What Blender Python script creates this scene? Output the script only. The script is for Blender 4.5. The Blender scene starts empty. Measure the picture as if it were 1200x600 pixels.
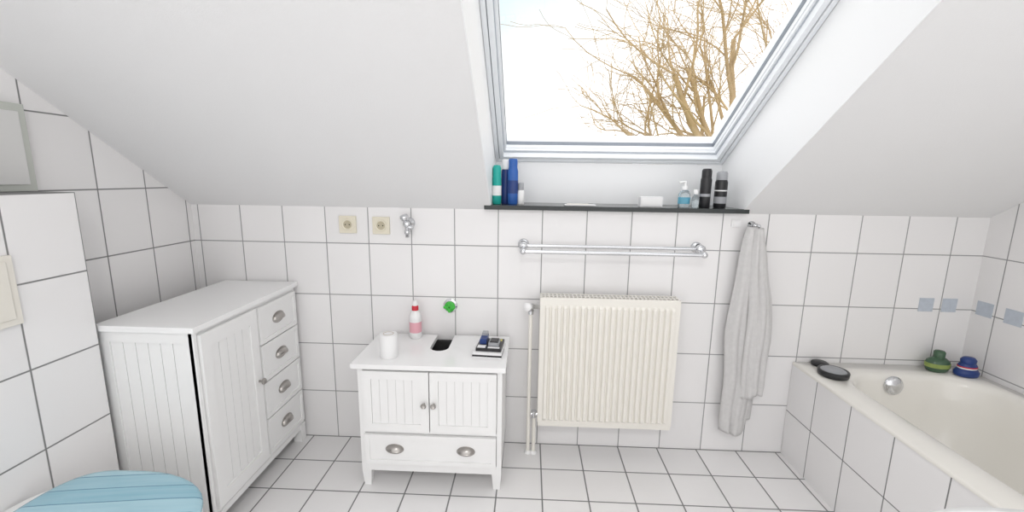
import bpy, bmesh, math, random
import numpy as np
from mathutils import Vector, Matrix
random.seed(4)
scene=bpy.context.scene
try: scene.view_settings.view_transform='Standard'
except Exception: pass

# ------------------------------------------------------------ materials
def newmat(name):
    m=bpy.data.materials.new(name); m.use_nodes=True
    nt=m.node_tree; b=nt.nodes['Principled BSDF']
    return m,nt,b
def mat(name,col,rough=.5,metal=0.,noise=.0,nscale=20,bump=0.,bscale=200,coat=0.,trans=0.,ior=1.45,sub=0.):
    m,nt,b=newmat(name)
    b.inputs['Base Color'].default_value=(*col,1); b.inputs['Roughness'].default_value=rough
    b.inputs['Metallic'].default_value=metal; b.inputs['Coat Weight'].default_value=coat
    b.inputs['Transmission Weight'].default_value=trans; b.inputs['IOR'].default_value=ior
    g=nt.nodes.new('ShaderNodeNewGeometry')
    if noise>0:
        n=nt.nodes.new('ShaderNodeTexNoise'); n.inputs['Scale'].default_value=nscale; n.inputs['Detail'].default_value=4
        nt.links.new(g.outputs['Position'],n.inputs['Vector'])
        r=nt.nodes.new('ShaderNodeMix'); r.data_type='RGBA'
        r.inputs['A'].default_value=(*[c*(1-noise) for c in col],1); r.inputs['B'].default_value=(*[min(1,c*(1+noise)) for c in col],1)
        nt.links.new(n.outputs['Fac'],r.inputs['Factor']); nt.links.new(r.outputs['Result'],b.inputs['Base Color'])
    if bump>0:
        n=nt.nodes.new('ShaderNodeTexNoise'); n.inputs['Scale'].default_value=bscale; n.inputs['Detail'].default_value=3
        nt.links.new(g.outputs['Position'],n.inputs['Vector'])
        bp=nt.nodes.new('ShaderNodeBump'); bp.inputs['Strength'].default_value=bump; bp.inputs['Distance'].default_value=.004
        nt.links.new(n.outputs['Fac'],bp.inputs['Height']); nt.links.new(bp.outputs['Normal'],b.inputs['Normal'])
    return m
def tilemat(name,a0,a1,o0,o1,s0,s1,g=.004,col=(.86,.85,.85),grout=(.3,.3,.3),rough=.12,var=.03):
    m,nt,b=newmat(name); N=nt.nodes.new; L=nt.links.new
    def math_(op,a,c=None,clamp=False):
        n=N('ShaderNodeMath'); n.operation=op; n.use_clamp=clamp
        for i,v in enumerate((a,c)):
            if v is None: continue
            if isinstance(v,(int,float)): n.inputs[i].default_value=v
            else: L(v,n.inputs[i])
        return n.outputs[0]
    geo=N('ShaderNodeNewGeometry'); sp=N('ShaderNodeSeparateXYZ'); L(geo.outputs['Position'],sp.inputs[0])
    ds=[];fl=[]
    for a,o,s in ((a0,o0,s0),(a1,o1,s1)):
        t=math_('DIVIDE',math_('SUBTRACT',sp.outputs[a],o),s)
        fr=math_('FRACT',t); fl.append(math_('FLOOR',t))
        ds.append(math_('MULTIPLY',math_('MINIMUM',fr,math_('SUBTRACT',1.,fr)),s))
    d=math_('MINIMUM',ds[0],ds[1])
    mr=N('ShaderNodeMapRange'); mr.interpolation_type='SMOOTHSTEP'
    mr.inputs['From Min'].default_value=g*.5-.0008; mr.inputs['From Max'].default_value=g*.5+.0012
    L(d,mr.inputs['Value'])
    cv=N('ShaderNodeCombineXYZ'); L(fl[0],cv.inputs[0]); L(fl[1],cv.inputs[1])
    wn=N('ShaderNodeTexWhiteNoise'); wn.noise_dimensions='2D'; L(cv.outputs[0],wn.inputs['Vector'])
    ca=N('ShaderNodeMix'); ca.data_type='RGBA'
    ca.inputs['A'].default_value=(*[c*(1-var) for c in col],1); ca.inputs['B'].default_value=(*[c*(1+var*.5) for c in col],1)
    L(wn.outputs['Value'],ca.inputs['Factor'])
    cb=N('ShaderNodeMix'); cb.data_type='RGBA'; cb.inputs['A'].default_value=(*grout,1)
    L(mr.outputs[0],cb.inputs['Factor']); L(ca.outputs['Result'],cb.inputs['B']); L(cb.outputs['Result'],b.inputs['Base Color'])
    rr=N('ShaderNodeMapRange'); rr.inputs['To Min'].default_value=.8; rr.inputs['To Max'].default_value=rough
    L(mr.outputs[0],rr.inputs['Value']); L(rr.outputs[0],b.inputs['Roughness'])
    ns=N('ShaderNodeTexNoise'); ns.inputs['Scale'].default_value=9; L(geo.outputs['Position'],ns.inputs['Vector'])
    h=math_('ADD',mr.outputs[0],math_('MULTIPLY',ns.outputs['Fac'],.6))
    bp=N('ShaderNodeBump'); bp.inputs['Strength'].default_value=.35; bp.inputs['Distance'].default_value=.002
    L(h,bp.inputs['Height']); L(bp.outputs['Normal'],b.inputs['Normal'])
    return m

TW=.2022; TH=.25; ZO=.249
M_back=tilemat('tile_back_wall',0,2,0,ZO,TW,TH)
M_side=tilemat('tile_left_wall',1,2,-.4347,ZO,TW,TH,g=.0045,grout=(.22,.22,.22))
M_box=tilemat('tile_box_wall',1,2,-.6709,ZO,TW,TH,g=.0045,grout=(.22,.22,.22))
M_right=tilemat('tile_right_wall',1,2,-.1,ZO,TW,TH)
M_tubt=tilemat('tile_tub_apron',1,2,-.183,ZO-.02,TW,TH,grout=(.2,.2,.2))
M_floor=tilemat('tile_floor',0,1,.0171,-.0019,.1925,.1925,g=.0055,grout=(.2,.2,.2),rough=.16)
M_plaster=mat('plaster_white',(.86,.86,.865),.85,noise=.01,nscale=3,bump=.15,bscale=260)
M_reveal=mat('reveal_white',(.93,.94,.95),.4)
M_upvc=mat('window_frame_white',(.9,.93,.96),.3)
M_upvc2=mat('window_frame_grey',(.52,.56,.62),.4)
M_gask=mat('window_gasket',(.25,.28,.32),.5)
M_white=mat('white_lacquer',(.88,.88,.875),.3,noise=.01)
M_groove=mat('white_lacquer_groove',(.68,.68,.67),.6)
M_wtop=mat('white_top_gloss',(.9,.9,.9),.15)
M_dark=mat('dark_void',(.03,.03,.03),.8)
M_chrome=mat('chrome',(.72,.73,.75),.12,1)
M_nickel=mat('brushed_nickel',(.42,.40,.38),.28,1)
M_rad=mat('radiator_enamel',(.86,.835,.775),.3)
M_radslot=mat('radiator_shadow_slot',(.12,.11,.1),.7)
M_cream=mat('tub_acrylic',(.86,.84,.79),.12,coat=.5)
M_beige=mat('socket_beige',(.78,.73,.6),.35)
M_beigeD=mat('socket_beige_dark',(.5,.45,.33),.5)
M_porc=mat('porcelain',(.9,.9,.89),.08,coat=.5)
M_towel=mat('terry_cloth',(.74,.73,.725),.95,noise=.08,nscale=60,bump=1.,bscale=420)
M_granite=mat('black_granite',(.035,.04,.04),.18,noise=.6,nscale=300)
M_black=mat('black_plastic',(.02,.02,.022),.3)
M_grey=mat('grey_plastic',(.35,.36,.38),.35)
M_teal=mat('teal_plastic',(.02,.42,.36),.35)
M_blue=mat('blue_plastic',(.03,.12,.42),.35)
M_navy=mat('navy_plastic',(.02,.05,.2),.35)
M_cyan=mat('cyan_liquid',(.2,.6,.8),.1,trans=.5)
M_clear=mat('clear_plastic',(.85,.92,.95),.05,trans=.8)
M_wpl=mat('white_plastic',(.88,.88,.88),.35)
M_card=mat('cardboard_core',(.5,.4,.3),.8)
M_tissue=mat('tissue_paper',(.88,.88,.88),.95,bump=.5,bscale=300)
M_pink=mat('pink_label',(.80,.42,.48),.4)
M_red=mat('red_plastic',(.6,.03,.05),.4)
M_green=mat('green_plastic',(.06,.5,.06),.3)
M_dkgreen=mat('dark_green_bottle',(.06,.12,.07),.15)
M_olive=mat('olive_label',(.28,.36,.1),.35)
M_decal=mat('blue_grey_decal',(.52,.57,.64),.3,noise=.12,nscale=60)
M_paper=mat('paper_white',(.85,.85,.86),.6)
M_yel=mat('yellow_label',(.8,.7,.2),.4)
M_panel=mat('grey_green_panel',(.52,.54,.5),.35)
M_flush=mat('flush_plate_cream',(.8,.77,.7),.3)
M_grass=mat('grass',(.3,.34,.2),.9,noise=.3,nscale=2)
M_bark=mat('bark_pale_brown',(.48,.35,.19),.9,noise=.4,nscale=1.2)
# lid planks
M_lid,nt,b=newmat('lid_blue_planks')
geo=nt.nodes.new('ShaderNodeNewGeometry'); mp=nt.nodes.new('ShaderNodeMapping'); mp.inputs['Rotation'].default_value=(0,0,math.radians(-8))
nt.links.new(geo.outputs['Position'],mp.inputs['Vector'])
sp=nt.nodes.new('ShaderNodeSeparateXYZ'); nt.links.new(mp.outputs[0],sp.inputs[0])
def mth(nt,op,a,c=0.):
    n=nt.nodes.new('ShaderNodeMath'); n.operation=op
    for i,v in enumerate((a,c)):
        if isinstance(v,(int,float)): n.inputs[i].default_value=v
        else: nt.links.new(v,n.inputs[i])
    return n.outputs[0]
t=mth(nt,'DIVIDE',sp.outputs[1],.055); fr=mth(nt,'FRACT',t); fl=mth(nt,'FLOOR',t)
wn=nt.nodes.new('ShaderNodeTexWhiteNoise'); wn.noise_dimensions='1D'; nt.links.new(fl,wn.inputs['W'])
gm=nt.nodes.new('ShaderNodeMapping'); gm.inputs['Scale'].default_value=(6,90,1); nt.links.new(mp.outputs[0],gm.inputs['Vector'])
gn=nt.nodes.new('ShaderNodeTexNoise'); gn.inputs['Scale'].default_value=1.; gn.inputs['Detail'].default_value=5; nt.links.new(gm.outputs[0],gn.inputs['Vector'])
f=mth(nt,'ADD',mth(nt,'MULTIPLY',wn.outputs['Value'],.5),mth(nt,'MULTIPLY',gn.outputs['Fac'],.6))
cr=nt.nodes.new('ShaderNodeMix'); cr.data_type='RGBA'; cr.inputs['A'].default_value=(.20,.44,.56,1); cr.inputs['B'].default_value=(.48,.70,.78,1)
nt.links.new(f,cr.inputs['Factor'])
ed=mth(nt,'GREATER_THAN',mth(nt,'ABSOLUTE',mth(nt,'SUBTRACT',fr,.5)),.47)
c2=nt.nodes.new('ShaderNodeMix'); c2.data_type='RGBA'; c2.inputs['B'].default_value=(.12,.27,.38,1)
nt.links.new(ed,c2.inputs['Factor']); nt.links.new(cr.outputs['Result'],c2.inputs['A']); nt.links.new(c2.outputs['Result'],b.inputs['Base Color'])
b.inputs['Roughness'].default_value=.25
# window glass: thin pane
M_glass=bpy.data.materials.new('window_glass'); M_glass.use_nodes=True
nt=M_glass.node_tree; nt.nodes.clear()
o=nt.nodes.new('ShaderNodeOutputMaterial'); tr=nt.nodes.new('ShaderNodeBsdfTransparent'); gl=nt.nodes.new('ShaderNodeBsdfGlossy'); gl.inputs['Roughness'].default_value=.02
mx=nt.nodes.new('ShaderNodeMixShader'); mx.inputs[0].default_value=.04
nt.links.new(tr.outputs[0],mx.inputs[1]); nt.links.new(gl.outputs[0],mx.inputs[2]); nt.links.new(mx.outputs[0],o.inputs[0])

# ------------------------------------------------------------ mesh accumulator
class Mesh:
    def __init__(s): s.v=[];s.f=[];s.mi=[];s.sm=[];s.mats=[]
    def m(s,mt):
        if mt not in s.mats: s.mats.append(mt)
        return s.mats.index(mt)
    def add(s,vs,fs,mt,smooth=False):
        n=len(s.v); s.v+= [tuple(v) for v in vs]; i=s.m(mt)
        for f in fs: s.f.append([n+k for k in f]); s.mi.append(i); s.sm.append(smooth)
    def box(s,x0,x1,y0,y1,z0,z1,mt,T=None):
        vs=[Vector((x,y,z)) for z in (z0,z1) for y in (y0,y1) for x in (x0,x1)]
        if T is not None: vs=[T@v for v in vs]
        s.add(vs,[(0,2,3,1),(4,5,7,6),(0,1,5,4),(2,6,7,3),(0,4,6,2),(1,3,7,5)],mt)
    def prism(s,x0,x1,poly,mt):
        n=len(poly)
        vs=[(x0,y,z) for y,z in poly]+[(x1,y,z) for y,z in poly]
        s.add(vs,[tuple(range(n)),tuple(range(2*n-1,n-1,-1))]+[(i,(i+1)%n,n+(i+1)%n,n+i) for i in range(n)],mt)
    def lathe(s,prof,org,axis,mt,seg=24,sx=1.,sy=1.,ang=0):
        a=Vector(axis).normalized(); u=a.orthogonal().normalized()
        if abs(a.z)>.99: u=Vector((math.cos(ang),math.sin(ang),0))
        w=a.cross(u); O=Vector(org); vs=[]
        for r,h in prof:
            for i in range(seg):
                t=2*math.pi*i/seg; vs.append(O+a*h+u*(r*sx*math.cos(t))+w*(r*sy*math.sin(t)))
        fs=[(j*seg+i,j*seg+(i+1)%seg,(j+1)*seg+(i+1)%seg,(j+1)*seg+i) for j in range(len(prof)-1) for i in range(seg)]
        s.add(vs,fs,mt,True)
        if prof[0][0]>1e-5: s.add(vs[:seg],[tuple(reversed(range(seg)))],mt)
        if prof[-1][0]>1e-5: s.add(vs[-seg:],[tuple(range(seg))],mt)
    def cyl(s,p0,p1,r,mt,seg=20,r1=None):
        p0=Vector(p0);p1=Vector(p1);h=(p1-p0).length
        s.lathe([(r,0),(r if r1 is None else r1,h)],p0,p1-p0,mt,seg)
    def tube(s,pts,r,mt,seg=12):
        for a,b_ in zip(pts[:-1],pts[1:]): s.cyl(a,b_,r,mt,seg)
        for p in pts[1:-1]: s.ball(p,r,mt,seg)
    def ball(s,c,r,mt,seg=14,sc=(1,1,1)):
        pr=[(r*math.sin(math.pi*i/8),-r*math.cos(math.pi*i/8)) for i in range(9)]
        pr[0]=(1e-6,-r);pr[-1]=(1e-6,r)
        n=len(s.v); s.lathe(pr,(0,0,0),(0,0,1),mt,seg)
        for i in range(n,len(s.v)):
            v=s.v[i]; s.v[i]=(c[0]+v[0]*sc[0],c[1]+v[1]*sc[1],c[2]+v[2]*sc[2])
    def loops(s,Ls,mt,cap0=False,cap1=False,smooth=True):
        n=len(Ls[0]); vs=[p for l in Ls for p in l]
        s.add(vs,[(j*n+i,j*n+(i+1)%n,(j+1)*n+(i+1)%n,(j+1)*n+i) for j in range(len(Ls)-1) for i in range(n)],mt,smooth)
        if cap0: s.add(Ls[0],[tuple(reversed(range(n)))],mt)
        if cap1: s.add(Ls[-1],[tuple(range(n))],mt,smooth)
    def cup(s,o,ux,un,w=.032,h=.024,d=.022,mt=None):
        o=Vector(o);ux=Vector(ux);un=Vector(un);uz=Vector((0,0,1)); A,B=16,7; vs=[]
        for sc in (1.,.9):
            for j in range(B+1):
                for i in range(A+1):
                    u=math.pi*i/A; v=math.pi/2*j/B
                    vs.append(o+ux*(w*sc*math.cos(u))+uz*(h*sc*math.sin(u)*math.cos(v)*1.0-.004)+un*(d*sc*math.sin(u)*math.sin(v)))
        n=(A+1)*(B+1); fs=[]
        for k in (0,n):
            for j in range(B):
                for i in range(A): fs.append((k+j*(A+1)+i,k+j*(A+1)+i+1,k+(j+1)*(A+1)+i+1,k+(j+1)*(A+1)+i))
        for i in range(A): fs.append((B*(A+1)+i,B*(A+1)+i+1,n+B*(A+1)+i+1,n+B*(A+1)+i))
        s.add(vs,fs,mt,True)
        # oval backplate
        ring=[]
        for t_ in (0,.002):
            ring.append([tuple(o+ux*(w*1.08*math.cos(a))+uz*(h*.95*math.sin(a))+un*t_) for a in [2*math.pi*i/24 for i in range(24)]])
        s.loops(ring,mt,True,True,False)
    def obj(s,name,bevel=0.,parent=None,solid=None,sub=0,seg=2,recalc=True):
        me=bpy.data.meshes.new(name); me.from_pydata(s.v,[],s.f)
        for m_ in s.mats: me.materials.append(m_)
        me.polygons.foreach_set('material_index',s.mi); me.polygons.foreach_set('use_smooth',s.sm)
        me.update()
        if recalc:
            bm=bmesh.new(); bm.from_mesh(me); bmesh.ops.recalc_face_normals(bm,faces=bm.faces); bm.to_mesh(me); bm.free()
        ob=bpy.data.objects.new(name,me); scene.collection.objects.link(ob)
        if parent: ob.parent=parent
        if solid:
            md=ob.modifiers.new('sol','SOLIDIFY'); md.thickness=solid; md.offset=0
        if sub:
            md=ob.modifiers.new('sub','SUBSURF'); md.levels=sub; md.render_levels=sub
        if bevel>0:
            md=ob.modifiers.new('bev','BEVEL'); md.width=bevel; md.segments=seg; md.limit_method='ANGLE'; md.angle_limit=math.radians(40); md.harden_normals=False
        return ob

# ------------------------------------------------------------ room constants
XL=-1.6477; XR=1.959; ZT=1.169; S=.6612; XA=-.238; XB=.885; YF=-3.3; YT=-2.0
def zin(y): return ZT-S*y
ZC=zin(YT)
m=Mesh(); m.box(XL-.1,XR+.1,YF,.25,-.1,0,M_floor); m.obj('floor')
m=Mesh(); m.box(XL-.1,XR+.1,0,.235,0,ZT,M_back); m.obj('wall_back')
m=Mesh(); m.prism(XL-.1,XL,[(YF,0),(0,0),(0,ZT),(YT,ZC),(YF,ZC)],M_side); m.obj('wall_left')
m=Mesh(); m.prism(XR,XR+.1,[(YF,0),(0,0),(0,ZT),(YT,ZC),(YF,ZC)],M_right); m.obj('wall_right')
m=Mesh()
side=[(0,ZT),(.6,ZT),(.6,zin(.6)+.5),(YT,ZC+.5),(YT,ZC)]
m.prism(XL-.1,XA,side,M_plaster); m.prism(XB,XR+.1,side,M_plaster)
WY,WZ=.235,1.388
sl=Vector((0,-math.cos(.5842),math.sin(.5842))); nn=Vector((0,math.sin(.5842),math.cos(.5842)))
WL=1.4
top=Vector((0,WY,WZ))+sl*WL
yt_in=(ZT-top.z)/S
m.prism(XA,XB,[(yt_in,top.z),(top.y+.12,top.z),(top.y+.12,zin(top.y+.12)+.5),(YT,ZC+.5),(YT,ZC)],M_plaster)
m.box(XL-.1,XR+.1,YF,YT,ZC,ZC+.1,M_plaster)
m.obj('ceiling')
# lower reveal below window
m=Mesh(); m.box(XA,XB,WY,WY+.05,ZT,WZ+.0,M_reveal); m.obj('trim_1')
# thin lining boards on the reveal sides
m=Mesh()
for x0,x1 in ((XA-.001,XA+.003),(XB-.003,XB+.001)):
    m.prism(x0,x1,[(.0,ZT),(WY,ZT),(WY,WZ),(top.y,top.z),(yt_in,top.z)],M_reveal)
m.obj('trim_2')

# ------------------------------------------------------------ window
TWm=Matrix(((1,0,0,0),(0,sl.y,nn.y,WY),(0,sl.z,nn.z,WZ),(0,0,0,1)))  # local (x, s, n)
win=bpy.data.objects.new('window_1',None); scene.collection.objects.link(win)
m=Mesh()
def ring(i0,i1,n0,n1,mt):
    a0,a1=XA+.004+i0,XB-.004-i0; b0,b1=XA+.004+i1,XB-.004-i1
    s0,s1=i0,WL-i0; t0,t1=i1,WL-i1
    m.box(a0,a1,s0,t0,n0,n1,mt,TWm); m.box(a0,a1,t1,s1,n0,n1,mt,TWm)
    m.box(a0,b0,t0,t1,n0,n1,mt,TWm); m.box(b1,a1,t0,t1,n0,n1,mt,TWm)
ring(0,.018,0,.13,M_upvc); ring(.018,.021,.012,.13,M_gask); ring(.021,.040,.004,.13,M_upvc)
ring(.040,.042,.03,.13,M_upvc2); ring(.042,.0505,.036,.13,M_upvc); ring(.0505,.0530,.050,.13,M_upvc); ring(.0530,.0545,.068,.088,M_gask)
m.obj('frame',bevel=.0012,parent=win)
m=Mesh(); m.box(XA+.053,XB-.053,.053,WL-.053,.078,.082,M_glass,TWm); m.obj('glass',parent=win)

# sill
m=Mesh(); m.box(XA-.027,XB+.022,-.03,0,ZT+.001,ZT+.021,M_granite); m.box(XA+.004,XB-.004,0,WY,ZT+.001,ZT+.021,M_granite)
m.obj('window_sill',bevel=.002)
ZS=ZT+.0215

# ------------------------------------------------------------ prewall box + flush plate
m=Mesh(); m.box(XL,-1.482,YF,-.6709,0,1.249,M_box); m.obj('wall_cistern')
m=Mesh(); m.box(-1.482,-1.470,-1.10,-.875,.892,1.086,M_flush); m.box(-1.470,-1.466,-1.08,-.985,.91,1.07,M_flush); m.box(-1.470,-1.466,-.98,-.893,.91,1.07,M_flush)
m.obj('flush_plate',bevel=.004)
m=Mesh(); m.box(XL,XL+.03,-.95,-.655,1.25,1.513,M_panel); m.box(XL+.03,XL+.034,-.93,-.675,1.27,1.49,M_groove)
m.obj('access_panel',bevel=.004)

# ------------------------------------------------------------ tall chest
CH=.81
m=Mesh(); x0,x1,y0,y1=-1.50,-1.17,-.655,-.02
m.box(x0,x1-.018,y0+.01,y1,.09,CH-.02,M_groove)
m.box(x0-.008,x1+.010,y0-.010,y1+.008,CH-.02,CH,M_wtop)
# side facing camera: frame + planks
yy=y0
m.box(x0,x0+.035,yy,yy+.012,.09,CH-.02,M_white); m.box(x1-.035,x1,yy,yy+.012,.09,CH-.02,M_white)
m.box(x0+.035,x1-.035,yy,yy+.012,CH-.06,CH-.02,M_white); m.box(x0+.035,x1-.035,yy,yy+.012,.09,.14,M_white)
n=6; w=(x1-x0-.07)/n
for i in range(n): m.box(x0+.035+i*w+.0010,x0+.035+(i+1)*w-.0010,yy+.005,yy+.012,.14,CH-.06,M_white)
# front (+X): carcass frame
m.box(x1-.018,x1-.006,y0,y1,.09,CH-.02,M_white)
ym=-.325
# door
dy0,dy1,dz0,dz1=y0+.02,ym-.006,.11,CH-.035
m.box(x1-.006,x1+.008,dy0,dy0+.045,dz0,dz1,M_white); m.box(x1-.006,x1+.008,dy1-.045,dy1,dz0,dz1,M_white)
m.box(x1-.006,x1+.008,dy0+.045,dy1-.045,dz0,dz0+.055,M_white); m.box(x1-.006,x1+.008,dy0+.045,dy1-.045,dz1-.055,dz1,M_white)
n=5; w=(dy1-dy0-.09)/n
for i in range(n): m.box(x1-.006,x1+.002,dy0+.045+i*w+.0010,dy0+.045+(i+1)*w-.0010,dz0+.055,dz1-.055,M_white)
m.lathe([(.005,0),(.005,.01),(.012,.016),(.014,.022),(.008,.028),(1e-5,.029)],(x1+.008,dy1-.022,.47),(1,0,0),M_nickel)
# drawers
dh=(CH-.035-.11)/4
for k in range(4):
    a=.11+k*dh+.003; b_=a+dh-.006; q0,q1=ym+.006,y1-.018
    m.box(x1-.006,x1+.004,q0,q1,a,b_,M_white)
    for (u0,u1,v0,v1) in ((q0,q0+.018,a,b_),(q1-.018,q1,a,b_),(q0+.018,q1-.018,a,a+.018),(q0+.018,q1-.018,b_-.018,b_)):
        m.box(x1+.004,x1+.009,u0,u1,v0,v1,M_white)
    m.cup((x1+.004,(q0+q1)/2,(a+b_)/2),(0,1,0),(1,0,0),w=.040,h=.027,d=.024,mt=M_nickel)
# feet + skirt
for fx in (x0,x1-.04):
    for fy in (y0,y1-.04):
        m.box(fx,fx+.04,fy,fy+.04,0,.09,M_white)
m.box(x1-.02,x1-.004,y0+.04,y1-.04,.065,.09,M_white)
m.obj('tall_bathroom_cabinet',bevel=.0018)

# ------------------------------------------------------------ vanity
m=Mesh(); VX0,VX1,VY=-.752,-.157,-.345; VT=.567
m.box(VX0,VX0+.016,VY+.012,-.03,.075,VT-.02,M_white); m.box(VX1-.016,VX1,VY+.012,-.03,.075,VT-.02,M_white)
m.box(VX0,VX1,VY+.012,-.03,.075,.092,M_white)
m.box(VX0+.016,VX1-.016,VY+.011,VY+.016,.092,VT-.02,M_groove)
# face frame
m.box(VX0,VX0+.02,VY,VY+.012,.07,VT-.02,M_white); m.box(VX1-.02,VX1,VY,VY+.012,.07,VT-.02,M_white)
m.box(VX0+.02,VX1-.02,VY,VY+.012,VT-.034,VT-.02,M_white); m.box(VX0+.02,VX1-.02,VY,VY+.012,.252,.262,M_white); m.box(VX0+.02,VX1-.02,VY,VY+.012,.075,.112,M_white)
xm=(VX0+VX1)/2
for a,b_ in ((VX0+.022,xm-.002),(xm+.002,VX1-.022)):
    z0,z1=.264,VT-.036
    f0,f1=VY-.012,VY+.002
    m.box(a,a+.035,f0,f1,z0,z1,M_white); m.box(b_-.035,b_,f0,f1,z0,z1,M_white)
    m.box(a+.035,b_-.035,f0,f1,z0,z0+.035,M_white); m.box(a+.035,b_-.035,f0,f1,z1-.035,z1,M_white)
    n=6; w=(b_-a-.07)/n
    for i in range(n): m.box(a+.035+i*w+.0008,a+.035+(i+1)*w-.0008,VY-.006,VY+.002,z0+.035,z1-.035,M_white)
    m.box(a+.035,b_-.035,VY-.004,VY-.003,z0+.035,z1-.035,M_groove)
for kx in (xm-.02,xm+.02):
    m.lathe([(.004,0),(.004,.01),(.010,.014),(.012,.02),(.007,.026),(1e-5,.027)],(kx,VY-.012,.395),(0,-1,0),M_nickel)
a,b_,z0,z1=VX0+.022,VX1-.022,.115,.25
m.box(a,b_,VY-.010,VY+.002,z0,z1,M_white)
for (u0,u1,v0,v1) in ((a,a+.02,z0,z1),(b_-.02,b_,z0,z1),(a+.02,b_-.02,z0,z0+.02),(a+.02,b_-.02,z1-.02,z1)):
    m.box(u0,u1,VY-.015,VY-.010,v0,v1,M_white)
for kx in (-.605,-.305): m.cup((kx,VY-.010,.185),(1,0,0),(0,-1,0),w=.036,h=.024,d=.022,mt=M_nickel)
for fx in (VX0,VX1-.04):
    for fy in (VY,-.07):
        m.loops([[(fx+q,fy+q,0),(fx+.04-q,fy+q,0),(fx+.04-q,fy+.04-q,0),(fx+q,fy+.04-q,0)] if h==0 else [(fx,fy,.075),(fx+.04,fy,.075),(fx+.04,fy+.04,.075),(fx,fy+.04,.075)] for h,q in ((0,.006),(1,0))],M_white,True,True,False)
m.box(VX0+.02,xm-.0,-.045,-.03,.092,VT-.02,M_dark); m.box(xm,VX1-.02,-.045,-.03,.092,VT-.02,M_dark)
# top with U notch open to the back
tx0,tx1,ty0,ty1=-.768,-.142,-.372,-.02; nx0,nx1,ny=-.487,-.405,-.215; r=.041
out=[(tx0,ty0),(tx1,ty0),(tx1,ty1),(nx1,ty1)]
cxm=(nx0+nx1)/2
arc=[(cxm+r*math.cos(t_),ny+r-r*math.sin(t_)) for t_ in [math.pi*i/12 for i in range(13)]]
poly=out+arc+[(nx0,ty1),(tx0,ty1)]
# triangulate with bmesh
bm=bmesh.new(); vb=[bm.verts.new((x,y,VT-.02)) for x,y in poly]; fc=bm.faces.new(vb)
ex=bmesh.ops.extrude_face_region(bm,geom=[fc]); 
for g in ex['geom']:
    if isinstance(g,bmesh.types.BMVert): g.co.z=VT
bm.verts.index_update(); bm.verts.ensure_lookup_table()
m.add([v.co[:] for v in bm.verts],[tuple(v.index for v in f_.verts) for f_ in bm.faces],M_wtop); bm.free()
m.obj('vanity_cabinet',bevel=.0018)

# items on vanity
m=Mesh(); c=(-.637,-.285,VT)
m.lathe([(.036,0),(.037,.002),(.0365,.05),(.036,.098),(.035,.1),(.0225,.1)],c,(0,0,1),M_tissue,32)
m.lathe([(.0225,.0995),(.0205,.101),(.0195,.1),(.0195,.004)],c,(0,0,1),M_card,32)
m.obj('toilet_paper_roll')
m=Mesh(); c=(-.582,-.062,VT)
m.lathe([(.024,0),(.028,.004),(.028,.1)],c,(0,0,1),M_wpl); m.lathe([(.0283,.03),(.0283,.080)],c,(0,0,1),M_pink)
m.lathe([(.028,.1),(.027,.112),(.016,.128),(.013,.134)],c,(0,0,1),M_wpl); m.lathe([(.0155,.134),(.0155,.150),(.013,.156)],c,(0,0,1),M_red); m.lathe([(.012,.15),(.011,.166),(.009,.180),(1e-5,.181)],c,(0,0,1),M_wpl)
m.obj('cleaner_bottle')
m=Mesh(); R_=Matrix.Translation((-.222,-.205,VT))@Matrix.Rotation(math.radians(-4),4,'Z')
m.box(-.062,.062,-.07,.07,0,.022,M_paper,R_); m.box(-.0625,.0625,-.0705,.02,.004,.012,M_black,R_)
m.box(-.05,.058,-.055,.065,.022,.036,M_black,R_); m.box(-.045,-.01,-.05,-.02,.036,.037,M_paper,R_); m.box(.0,.05,-.05,-.035,.036,.037,M_paper,R_); m.box(.01,.05,.035,.058,.036,.037,M_yel,R_)
m.box(-.04,-.012,-.01,.055,.036,.06,M_navy,R_); m.box(-.038,-.014,.03,.062,.05,.072,M_grey,R_); m.box(.0,.045,-.03,.03,.036,.05,M_grey,R_); m.box(.005,.04,-.02,.025,.05,.054,M_black,R_)
m.obj('shaver_set',bevel=.003)

# green capped drain stub
m=Mesh(); c=Vector((-.428,.002,.708))
m.lathe([(.034,0),(.034,.005),(.024,.008),(.020,.016)],c,(0,-1,0),M_chrome)
m.lathe([(.025,.014),(.025,.024),(.020,.028),(1e-5,.029)],c,(0,-1,0),M_green)
m.box(c.x-.028,c.x+.028,-.034,-.026,c.z-.006,c.z+.006,M_green,None); m.box(c.x-.006,c.x+.006,-.034,-.026,c.z-.026,c.z+.026,M_green)
m.obj('drain_cap',bevel=.002)

# ------------------------------------------------------------ sockets, valve, cap
for (sx,sz) in ((-.903,1.088),(-.746,1.086)):
    m=Mesh(); m.box(sx-.040,sx+.040,-.010,0,sz-.040,sz+.040,M_beige)
    m.lathe([(.028,.010),(.027,.0135),(.0215,.0135),(.020,.011),(1e-5,.0105)],(sx,0,sz),(0,-1,0),M_beige,28)
    m.lathe([(.0195,.0112),(1e-5,.0113)],(sx,0,sz),(0,-1,0),M_beigeD,28)
    for q in (-.0095,.0095): m.lathe([(.003,.0116),(1e-5,.0118)],(sx+q,0,sz),(0,-1,0),M_dark,10)
    m.obj('power_socket',bevel=.003)
m=Mesh(); c=Vector((-.614,0.002,1.10))
m.lathe([(.027,0),(.027,.004),(.02,.012),(.011,.016),(.011,.03),(.015,.032),(.015,.062),(.011,.066),(1e-5,.067)],c,(0,-1,0),M_chrome)
m.lathe([(.010,0),(.010,.03),(.013,.032),(.013,.046),(.008,.047),(.008,.062),(1e-5,.063)],c+Vector((0,-.045,0)),(0,0,-1),M_chrome)
m.lathe([(.008,.0),(.008,.018),(.018,.02),(.02,.034),(.016,.044),(1e-5,.045)],c+Vector((0,-.045,0)),(-.35,-.2,1),M_chrome)
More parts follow.
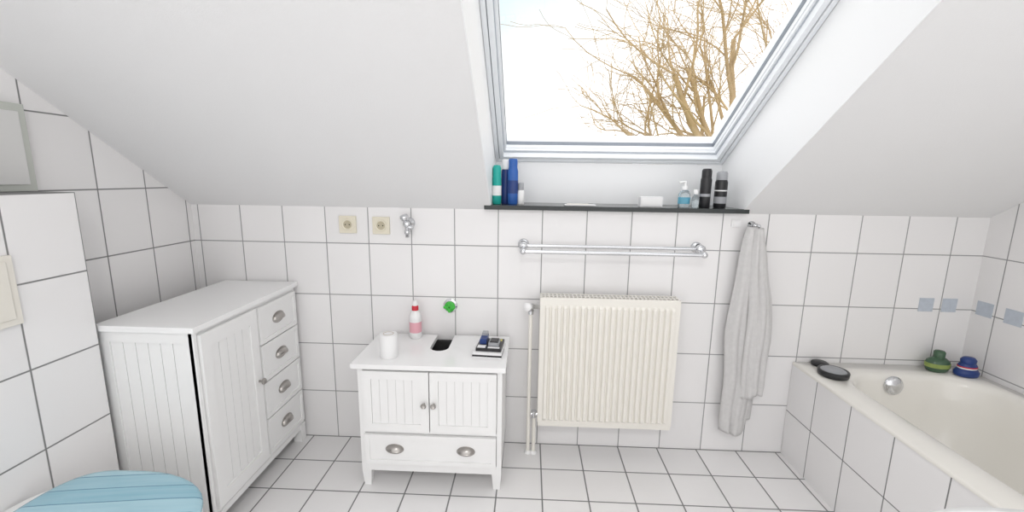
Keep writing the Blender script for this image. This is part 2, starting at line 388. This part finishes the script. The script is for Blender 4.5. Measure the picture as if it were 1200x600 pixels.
m.lathe([(.009,.0),(.009,.03),(1e-5,.031)],c+Vector((0,-.045,-.01)),(1,-.1,-.3),M_chrome)
m.obj('angle_valve')
m=Mesh(); m.box(.846,.886,-.008,0,1.108,1.142,M_wpl); m.box(.852,.880,-.011,-.008,1.113,1.137,M_wpl); m.obj('cable_outlet_cover',bevel=.002)

# ------------------------------------------------------------ towel rail
m=Mesh(); za=1.012
for ex in (-.085,.700):
    m.lathe([(.026,-.002),(.026,.006),(.022,.012),(.012,.016),(.012,.06)],(ex,0,za),(0,-1,0),M_chrome)
    m.lathe([(.017,-.006),(.020,0),(.020,.02),(.016,.026),(1e-5,.027)],(ex,-.045,za),(0,-1,0),M_chrome)
    m.cyl((ex,-.05,za),(ex,-.105,za-.018),.009,M_chrome); m.ball((ex,-.105,za-.018),.014,M_chrome)
m.cyl((-.097,-.05,za),(.712,-.05,za),.0085,M_chrome); m.cyl((-.09,-.105,za-.018),(.705,-.105,za-.018),.0085,M_chrome)
m.obj('towel_rail')

# ------------------------------------------------------------ radiator
m=Mesh(); rx0,rx1,rz0,rz1=-.002,.612,.168,.790; yb,yf=-.035,-.118
nr=22; mg=.018; pitch=(rx1-rx0-2*mg)/nr
xs=[(rx0,0)]; 
for i in range(nr):
    a=rx0+mg+i*pitch
    xs+=[(a+pitch*.10,0),(a+pitch*.27,-.011),(a+pitch*.73,-.011),(a+pitch*.90,0)]
xs.append((rx1,0))
zs=[(rz0,0),(rz0+.03,0),(rz0+.042,1),(rz1-.045,1),(rz1-.033,0),(rz1-.004,0),(rz1,0)]
vs=[(x,yf+d*k+(.004 if (j in (0,6)) else 0),z) for j,(z,k) in enumerate(zs) for x,d in xs]
nx=len(xs)
m.add(vs,[(j*nx+i,j*nx+i+1,(j+1)*nx+i+1,(j+1)*nx+i) for j in range(len(zs)-1) for i in range(nx-1)],M_rad)
m.box(rx0,rx1,yb-.004,yb,rz0,rz1-.01,M_rad)              # rear panel
m.box(rx0+.001,rx1-.001,yf+.003,yf+.012,rz0,rz1-.012,M_rad)
m.box(rx0-.002,rx0+.002,yf+.001,yb,rz0+.02,rz1,M_rad); m.box(rx1-.002,rx1+.002,yf+.001,yb,rz0+.02,rz1,M_rad)
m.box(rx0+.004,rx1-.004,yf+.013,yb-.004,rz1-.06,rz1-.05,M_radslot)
# top grille
m.box(rx0,rx1,yf+.002,yf+.014,rz1-.004,rz1,M_rad); m.box(rx0,rx1,yb-.012,yb,rz1-.004,rz1,M_rad); m.box(rx0,rx1,(yf+yb)/2-.004,(yf+yb)/2+.004,rz1-.004,rz1,M_rad)
g=34
for i in range(g+1):
    x=rx0+(rx1-rx0-.004)*i/g; m.box(x,x+.006,yf+.014,yb-.012,rz1-.004,rz1-.0005,M_rad)
for bx in (.1,.5):
    m.box(bx,bx+.03,yb,-.001,.6,.68,M_rad); m.box(bx,bx+.03,yb,-.001,.26,.3,M_rad)
# valve + pipes
m.lathe([(.010,0),(.010,.03),(.014,.03),(.014,.045)],(rx0,-.075,.735),(-1,0,0),M_chrome)
m.lathe([(.010,0),(.010,.03),(.014,.032),(.018,.036),(.019,.06),(.017,.066),(1e-5,.067)],(-.045,-.075,.735),(-.3,-1,.25),M_wpl)
m.lathe([(.013,0),(.013,.02),(.009,.022)],(-.045,-.075,.735),(0,0,-1),M_chrome)
m.cyl((-.045,-.075,.715),(-.045,-.075,0),.0085,M_rad); m.lathe([(.013,-.02),(.013,.018)],(-.045,-.075,.72),(0,0,1),M_chrome)
m.lathe([(.010,0),(.010,.03)],(rx0,-.075,.205),(-1,0,0),M_chrome); m.lathe([(.013,-.016),(.013,.016)],(-.02,-.075,.205),(0,0,1),M_chrome)
m.cyl((-.018,-.075,.2),(-.018,-.075,0),.0085,M_rad)
for px in (-.045,-.018): m.lathe([(.017,0),(.017,.006),(.010,.012)],(px,-.075,0),(0,0,1),M_wpl)
m.obj('panel_radiator',recalc=True)

# ------------------------------------------------------------ hook + towel
m=Mesh(); c=Vector((.935,0,1.118))
m.lathe([(.018,-.002),(.018,.005),(.008,.009),(.007,.03),(.010,.034),(.012,.042),(1e-5,.045)],c,(0,-1,0),M_chrome)
m.tube([c+Vector((0,-.022,0)),c+Vector((0,-.036,-.025)),c+Vector((0,-.06,-.022)),c+Vector((0,-.068,0))],.005,M_chrome); m.ball(c+Vector((0,-.068,.002)),.008,M_chrome)
m.obj('towel_hook')
tab=[(1.115,.905,.945),(1.06,.893,.962),(.98,.878,.985),(.9,.868,.999),(.8,.861,1.02),(.6,.853,1.04),(.4,.862,1.037),(.14,.871,1.012)]
def lerp(z,k):
    for a,b_ in zip(tab[:-1],tab[1:]):
        if z>=b_[0]:
            t_=(z-b_[0])/(a[0]-b_[0]); return b_[k]+(a[k]-b_[k])*t_
    return tab[-1][k]
m=Mesh()
def sheet(zb,zt,fl,fr,y,amp,ph):
    nu,nv=44,70; vs=[]
    for j in range(nv+1):
        z=zt+(zb-zt)*j/nv; l,r_=lerp(z,1),lerp(z,2)
        for i in range(nu+1):
            u=i/nu; x=l+(r_-l)*(fl+(fr-fl)*u)
            d=amp*(math.sin(u*13+ph+1.2*math.sin(z*5))*.6+math.sin(u*24+ph*2+z*3)*.3)*(.6+.4*min(1,(1.12-z)*2))
            edge=.02*(abs(2*u-1)**4)
            band=-.002 if .07<z-zb<.095 else 0
            vs.append((x+.004*math.sin(z*14+ph),y+d+edge-band,z+.010*math.sin(u*5+ph)*(1 if j>nv-3 else 0)))
    m.add(vs,[(j*(nu+1)+i,j*(nu+1)+i+1,(j+1)*(nu+1)+i+1,(j+1)*(nu+1)+i) for j in range(nv) for i in range(nu)],M_towel,True)
sheet(.20,1.11,.12,1.,-.040,.008,.3)
sheet(.135,1.115,0,.80,-.066,.010,1.9)
sheet(.33,1.112,.42,1.0,-.085,.009,4.1)
m.obj('hand_towel',solid=.012)

# ------------------------------------------------------------ bathtub
m=Mesh(); bx0,bx1,by0,by1,bz=1.198,XR-.002,-1.80,-.002,.476
m.box(bx0,bx0+.02,by0,by1,0,bz-.012,M_tubt); m.box(bx0+.02,bx1,by0,by0+.02,0,bz-.012,M_tubt)
def rr(x0,x1,y0,y1,r,z,n=14):
    pts=[]
    for cx,cy,a0 in ((x1-r,y1-r,0),(x0+r,y1-r,90),(x0+r,y0+r,180),(x1-r,y0+r,270)):
        for i in range(n+1):
            a=math.radians(a0+90*i/n); pts.append((cx+r*math.cos(a),cy+r*math.sin(a),z))
    return pts
Ls=[rr(bx0-.002,bx1,by0,by1,.004,bz-.014),rr(bx0-.003,bx1,by0,by1,.005,bz-.004),rr(bx0+.001,bx1,by0+.004,by1,.008,bz)]
ix0,ix1,iy0,iy1=1.315,1.895,-1.66,-.115
Ls+=[rr(ix0-.012,ix1+.012,iy0-.012,iy1+.012,.17,bz+.001),rr(ix0,ix1,iy0,iy1,.165,bz-.006),rr(ix0+.008,ix1-.008,iy0+.01,iy1-.008,.16,bz-.03),
     rr(ix0+.02,ix1-.02,iy0+.06,iy1-.02,.16,bz-.15),rr(ix0+.045,ix1-.045,iy0+.18,iy1-.05,.15,bz-.32),rr(ix0+.075,ix1-.075,iy0+.26,iy1-.08,.13,bz-.37),rr(ix0+.12,ix1-.12,iy0+.32,iy1-.13,.1,bz-.385)]
m.loops(Ls,M_cream,False,True)
m.lathe([(.041,0),(.041,.004),(.034,.010),(.03,.012),(.02,.016),(1e-5,.017)],(1.565,iy1-.012,bz-.045),(0,-1,.15),M_chrome,28)
m.lathe([(.036,0),(.034,.005),(1e-5,.006)],(1.6,-.36,bz-.384),(0,0,1),M_chrome)
m.obj('bathtub')
ZB=bz+.0012
m=Mesh(); m.lathe([(.034,0),(.036,.003),(.036,.012),(.03,.016),(1e-5,.017)],(1.30,-.035,ZB),(0,0,1),M_black,28); m.obj('drain_plug')
m=Mesh(); m.lathe([(.052,0),(.058,.004),(.060,.022),(.058,.026),(.050,.027),(.048,.024)],(1.286,-.145,ZB),(0,0,1),M_black,32)
m.lathe([(.050,.024),(.040,.03),(.02,.028),(1e-5,.027)],(1.286,-.145,ZB),(0,0,1),M_grey,32); m.obj('soap_jar')
m=Mesh(); c=(1.800,-.06,ZB)
m.lathe([(.036,0),(.045,.006),(.05,.03),(.046,.05),(.03,.062),(.018,.066)],c,(0,0,1),M_dkgreen,24,1,.7); m.lathe([(.02,.064),(.021,.09),(.016,.096),(1e-5,.097)],c,(0,0,1),M_dkgreen,20); m.lathe([(.0505,.022),(.0505,.04)],c,(0,0,1),M_olive,24,1,.7)
m.obj('shampoo_bottle')
m=Mesh(); c=(1.885,-.105,ZB)
m.lathe([(.036,0),(.046,.005),(.048,.02),(.04,.032),(.034,.036)],c,(0,0,1),M_navy,24,1,.75); m.lathe([(.034,.036),(.036,.05),(.028,.06)],c,(0,0,1),M_navy,24,1,.75); m.lathe([(.0362,.036),(.0372,.042)],c,(0,0,1),M_wpl,24,1,.75)
m.lathe([(.028,.058),(.03,.075),(.02,.086),(1e-5,.087)],c,(0,0,1),M_navy,24,1,.8); m.lathe([(.0375,.042),(.0375,.047)],c,(0,0,1),M_red,24,1,.75)
m.obj('shower_gel_bottle')

# decals on tiles
for x in (1.755,1.857):
    m=Mesh(); m.box(x-.032,x+.032,-.002,0,.737,.800,M_decal); m.obj('tile_decal')
for y in (-.055,-.172):
    m=Mesh(); m.box(XR-.002,XR,y-.034,y+.034,.737,.800,M_decal); m.obj('tile_decal')

# ------------------------------------------------------------ sill items
def put(name,fn):
    m=Mesh(); fn(m); m.obj(name)
def b1(m):
    c=(-.214,.05,ZS); m.lathe([(.017,0),(.020,.004),(.020,.12)],c,(0,0,1),M_teal,20,1.05,.8); m.lathe([(.0205,.04),(.0205,.085)],c,(0,0,1),M_wpl,20,1.05,.8); m.lathe([(.019,.12),(.019,.165),(.014,.178),(1e-5,.179)],c,(0,0,1),M_teal,20,1.05,.8)
put('body_spray_can',b1)
def b2(m):
    c=(-.176,.09,ZS); m.lathe([(.018,0),(.02,.004),(.02,.15),(.016,.165)],c,(0,0,1),M_navy,20,1,.8); m.lathe([(.017,.16),(.017,.2),(.012,.206),(1e-5,.207)],c,(0,0,1),M_wpl,20)
put('hairspray_can',b2)
def b3(m):
    c=(-.140,.055,ZS); m.lathe([(.020,0),(.023,.004),(.024,.06),(.024,.15),(.02,.17)],c,(0,0,1),M_blue,20,1,.7); m.lathe([(.0245,.05),(.0245,.11)],c,(0,0,1),M_navy,20,1,.7); m.lathe([(.02,.168),(.021,.2),(.018,.208),(1e-5,.209)],c,(0,0,1),M_blue,20,1,.7)
put('shampoo_bottle',b3)
def b4(m):
    c=(-.102,.06,ZS); m.lathe([(.014,0),(.016,.004),(.016,.06),(.012,.066)],c,(0,0,1),M_wpl,20); m.lathe([(.0135,.066),(.0135,.096),(.01,.1),(1e-5,.101)],c,(0,0,1),M_grey,20)
put('roll_on_deodorant',b4)
def b5(m):
    c=(.648,.055,ZS); m.lathe([(.024,0),(.027,.004),(.027,.055),(.02,.072),(.012,.078)],c,(0,0,1),M_clear,24,1,.7); m.lathe([(.0275,.015),(.0275,.045)],c,(0,0,1),M_cyan,24,1,.7)
    m.lathe([(.012,.078),(.012,.095),(.005,.097),(.005,.118),(1e-5,.119)],c,(0,0,1),M_wpl,16); m.cyl((c[0],c[1],ZS+.114),(c[0]-.028,c[1]-.005,ZS+.11),.005,M_wpl,10)
put('soap_dispenser',b5)
def b6(m):
    c=(.694,.04,ZS); m.lathe([(.013,0),(.016,.003),(.017,.045),(.008,.055),(.008,.06)],c,(0,0,1),M_clear,18); m.lathe([(.01,.06),(.01,.08),(1e-5,.081)],c,(0,0,1),M_wpl,16)
put('perfume_bottle',b6)
def b7(m):
    c=(.737,.045,ZS); m.lathe([(.022,0),(.024,.004),(.024,.125),(.021,.135)],c,(0,0,1),M_black,24); m.lathe([(.0243,.05),(.0243,.062)],c,(0,0,1),M_grey,24); m.lathe([(.0215,.135),(.0215,.165),(.017,.174),(1e-5,.175)],c,(0,0,1),M_black,24)
put('deodorant_can',b7)
def b8(m):
    c=(.808,.05,ZS); m.lathe([(.025,0),(.027,.004),(.027,.115),(.023,.125)],c,(0,0,1),M_black,24); m.lathe([(.0273,.02),(.0273,.05)],c,(0,0,1),M_grey,24); m.lathe([(.0275,.075),(.0275,.08)],c,(0,0,1),M_wpl,24); m.lathe([(.0235,.125),(.0235,.155),(.019,.163),(1e-5,.164)],c,(0,0,1),M_grey,24)
put('deodorant_can',b8)
m=Mesh(); m.box(.445,.545,.03,.075,ZS,ZS+.045,M_paper); m.box(.45,.54,.029,.03,ZS+.006,ZS+.038,M_wtop); m.obj('tissue_box',bevel=.006)
m=Mesh(); m.box(.10,.24,.0,.05,ZS,ZS+.006,M_paper); m.box(.11,.21,.008,.045,ZS+.006,ZS+.009,M_flush); m.obj('nail_file_case',bevel=.002)

# ------------------------------------------------------------ toilet
m=Mesh(); tc=-1.055; TD=.04
def tl(x0,x1,hw,z,n=40):
    pts=[]; x1+=TD; x0+=(TD if x0>-1.48 else 0); xc=x0+(x1-x0)*.42
    for i in range(n):
        a=2*math.pi*i/n; c_,s_=math.cos(a),math.sin(a)
        if c_>=0: x=xc+(x1-xc)*c_; y=hw*s_
        else:
            x=xc+(xc-x0)*(-(abs(c_)**.45)); y=hw*math.copysign(abs(s_)**.75,s_)
        pts.append((x,tc+y,z))
    return pts
m.loops([tl(-1.482,-1.09,.115,.0),tl(-1.482,-1.10,.105,.10),tl(-1.482,-1.05,.12,.18),tl(-1.482,-.98,.165,.28),tl(-1.482,-.955,.182,.36),tl(-1.482,-.955,.183,.395)],M_porc,True,True)
m.loops([tl(-1.43,-.953,.186,.397),tl(-1.432,-.95,.19,.402),tl(-1.432,-.95,.19,.412),tl(-1.43,-.953,.186,.416)],M_wpl,True,True)
m.loops([tl(-1.432,-.952,.187,.417),tl(-1.436,-.947,.192,.421),tl(-1.436,-.947,.192,.430),tl(-1.432,-.952,.187,.436),tl(-1.42,-.965,.175,.439),tl(-1.36,-1.03,.11,.441)],M_lid,True,True)
m.obj('toilet')

# ------------------------------------------------------------ washbasin (pedestal) near right
m=Mesh(); wc=(.67,-1.597)
def el(a,b_,z,n=40): return [(wc[0]+a*math.cos(2*math.pi*i/n),wc[1]+b_*math.sin(2*math.pi*i/n),z+.001) for i in range(n)]
m.loops([el(.12,.1,.60),el(.22,.18,.68),el(.29,.235,.76),el(.305,.25,.80),el(.30,.245,.812),el(.28,.225,.812),el(.255,.2,.79),el(.2,.155,.70),el(.1,.08,.66)],M_porc,True,True)
m.loops([el(.12,.11,-.001),el(.10,.09,.05),el(.085,.08,.35),el(.11,.1,.62)],M_porc,True,True)
m.obj('pedestal_washbasin')

# ------------------------------------------------------------ outside: tree and lawn
m=Mesh(); m.box(-60,60,3,90,-3.6,-3.5,M_grass); m.obj('lawn_ground')
cu=bpy.data.curves.new('bare_tree','CURVE'); cu.dimensions='3D'; cu.bevel_depth=1.; cu.bevel_resolution=1; cu.resolution_u=1
cnt=[0]
def branch(p,d,L,r,lev):
    if cnt[0]>9000: return
    cnt[0]+=1
    n=6; pts=[(p.copy(),r)]; d=d.normalized(); q=p.copy()
    for i in range(n):
        wob=.16 if lev<2 else .26
        d=(d+Vector((random.uniform(-wob,wob),random.uniform(-wob,wob),random.uniform(-wob,wob)+(.03 if lev<3 else -.02)))).normalized()
        q=q+d*(L/n); rr_=r*(1-.55*(i+1)/n); pts.append((q.copy(),rr_))
        if lev<6 and i>=1:
            k=1 if lev<1 else (2 if random.random()<.42 else 1)
            for _ in range(k):
                if random.random()<.86:
                    ax=Vector((random.gauss(0,1),random.gauss(0,1),random.gauss(0,1))).cross(d).normalized()
                    ang=random.uniform(.45,1.0)
                    nd=(d*math.cos(ang)+ax*math.sin(ang))
                    nd=(nd+Vector((-.06,0,.05))).normalized()
                    nr_=rr_*random.uniform(.45,.68)
                    if nr_>.0042: branch(q,nd,L*random.uniform(.5,.78),nr_,lev+1)
    s_=cu.splines.new('POLY'); s_.points.add(len(pts)-1)
    for k,(c_,r_) in enumerate(pts): s_.points[k].co=(*c_,1); s_.points[k].radius=max(r_,.006)
base=Vector((5.25,9,-3.5))
fork=Vector((5.0,9,.4))
s_=cu.splines.new('POLY'); s_.points.add(2)
for k,(c_,r_) in enumerate(((base,.26),(Vector((5.15,9,-1.5)),.21),(fork,.17))): s_.points[k].co=(*c_,1); s_.points[k].radius=r_
for d_,L_,r_ in (((-.45,0,1),3.8,.12),((-.05,.1,1),4.4,.13),((.35,-.1,1),3.6,.10),((-.75,.1,.8),3.4,.09),((-.2,-.1,1),3.8,.09),((.05,.1,1),4.2,.10),((-.6,-.1,1.1),4.0,.09)):
    branch(fork,Vector(d_),L_,r_,1)
cu.materials.append(M_bark)
tree=bpy.data.objects.new('bare_tree',cu); scene.collection.objects.link(tree)

# ------------------------------------------------------------ world
w=bpy.data.worlds.new('sky'); scene.world=w; w.use_nodes=True; nt=w.node_tree
bg=nt.nodes['Background']; tc_=nt.nodes.new('ShaderNodeTexCoord')
dp=nt.nodes.new('ShaderNodeVectorMath'); dp.operation='DOT_PRODUCT'; dp.inputs[1].default_value=Vector((-.10,.86,.5)).normalized()
nt.links.new(tc_.outputs['Generated'],dp.inputs[0])
ns=nt.nodes.new('ShaderNodeTexNoise'); ns.inputs['Scale'].default_value=2.5; ns.inputs['Detail'].default_value=2
nt.links.new(tc_.outputs['Generated'],ns.inputs['Vector'])
ad=mth(nt,'ADD',dp.outputs['Value'],mth(nt,'MULTIPLY',ns.outputs['Fac'],.08))
mr=nt.nodes.new('ShaderNodeMapRange'); mr.interpolation_type='SMOOTHSTEP'; mr.inputs['From Min'].default_value=.94; mr.inputs['From Max'].default_value=1.05
nt.links.new(ad,mr.inputs['Value'])
mx=nt.nodes.new('ShaderNodeMix'); mx.data_type='RGBA'; mx.inputs['A'].default_value=(1.,.992,.99,1); mx.inputs['B'].default_value=(.46,.57,.625,1)
nt.links.new(mr.outputs[0],mx.inputs['Factor']); nt.links.new(mx.outputs['Result'],bg.inputs['Color'])
bg.inputs['Strength'].default_value=1.63

# fill light added behind the photographer to brighten the room, with invented fixture
m=Mesh(); m.lathe([(.14,-.001),(.15,.01),(.15,.05),(.13,.07),(1e-5,.075)],(0,-2.7,ZC),(0,0,-1),M_wpl,32); m.obj('fill_light_housing')
ld=bpy.data.lights.new('added_fill_light','AREA'); ld.shape='DISK'; ld.size=.3; ld.energy=18; ld.color=(1,.98,.96)
lo=bpy.data.objects.new('added_fill_light',ld); scene.collection.objects.link(lo); lo.location=(0,-2.7,ZC-.08)

# ------------------------------------------------------------ camera
y_,t_,r_,F=-.0381,.1784,.0141,508.48
f=Vector((math.sin(y_)*math.cos(t_),math.cos(y_)*math.cos(t_),-math.sin(t_)))
r0=Vector((math.cos(y_),-math.sin(y_),0)); u0=r0.cross(f)
R=math.cos(r_)*r0+math.sin(r_)*u0; U=-math.sin(r_)*r0+math.cos(r_)*u0
cd=bpy.data.cameras.new('camera'); cd.sensor_fit='HORIZONTAL'; cd.sensor_width=36; cd.lens=F/1200*36; cd.clip_start=.02; cd.clip_end=300
co=bpy.data.objects.new('camera',cd); scene.collection.objects.link(co)
co.matrix_world=Matrix(((R.x,U.x,-f.x,-.0616),(R.y,U.y,-f.y,-1.984),(R.z,U.z,-f.z,1.3123),(0,0,0,1)))
scene.camera=co
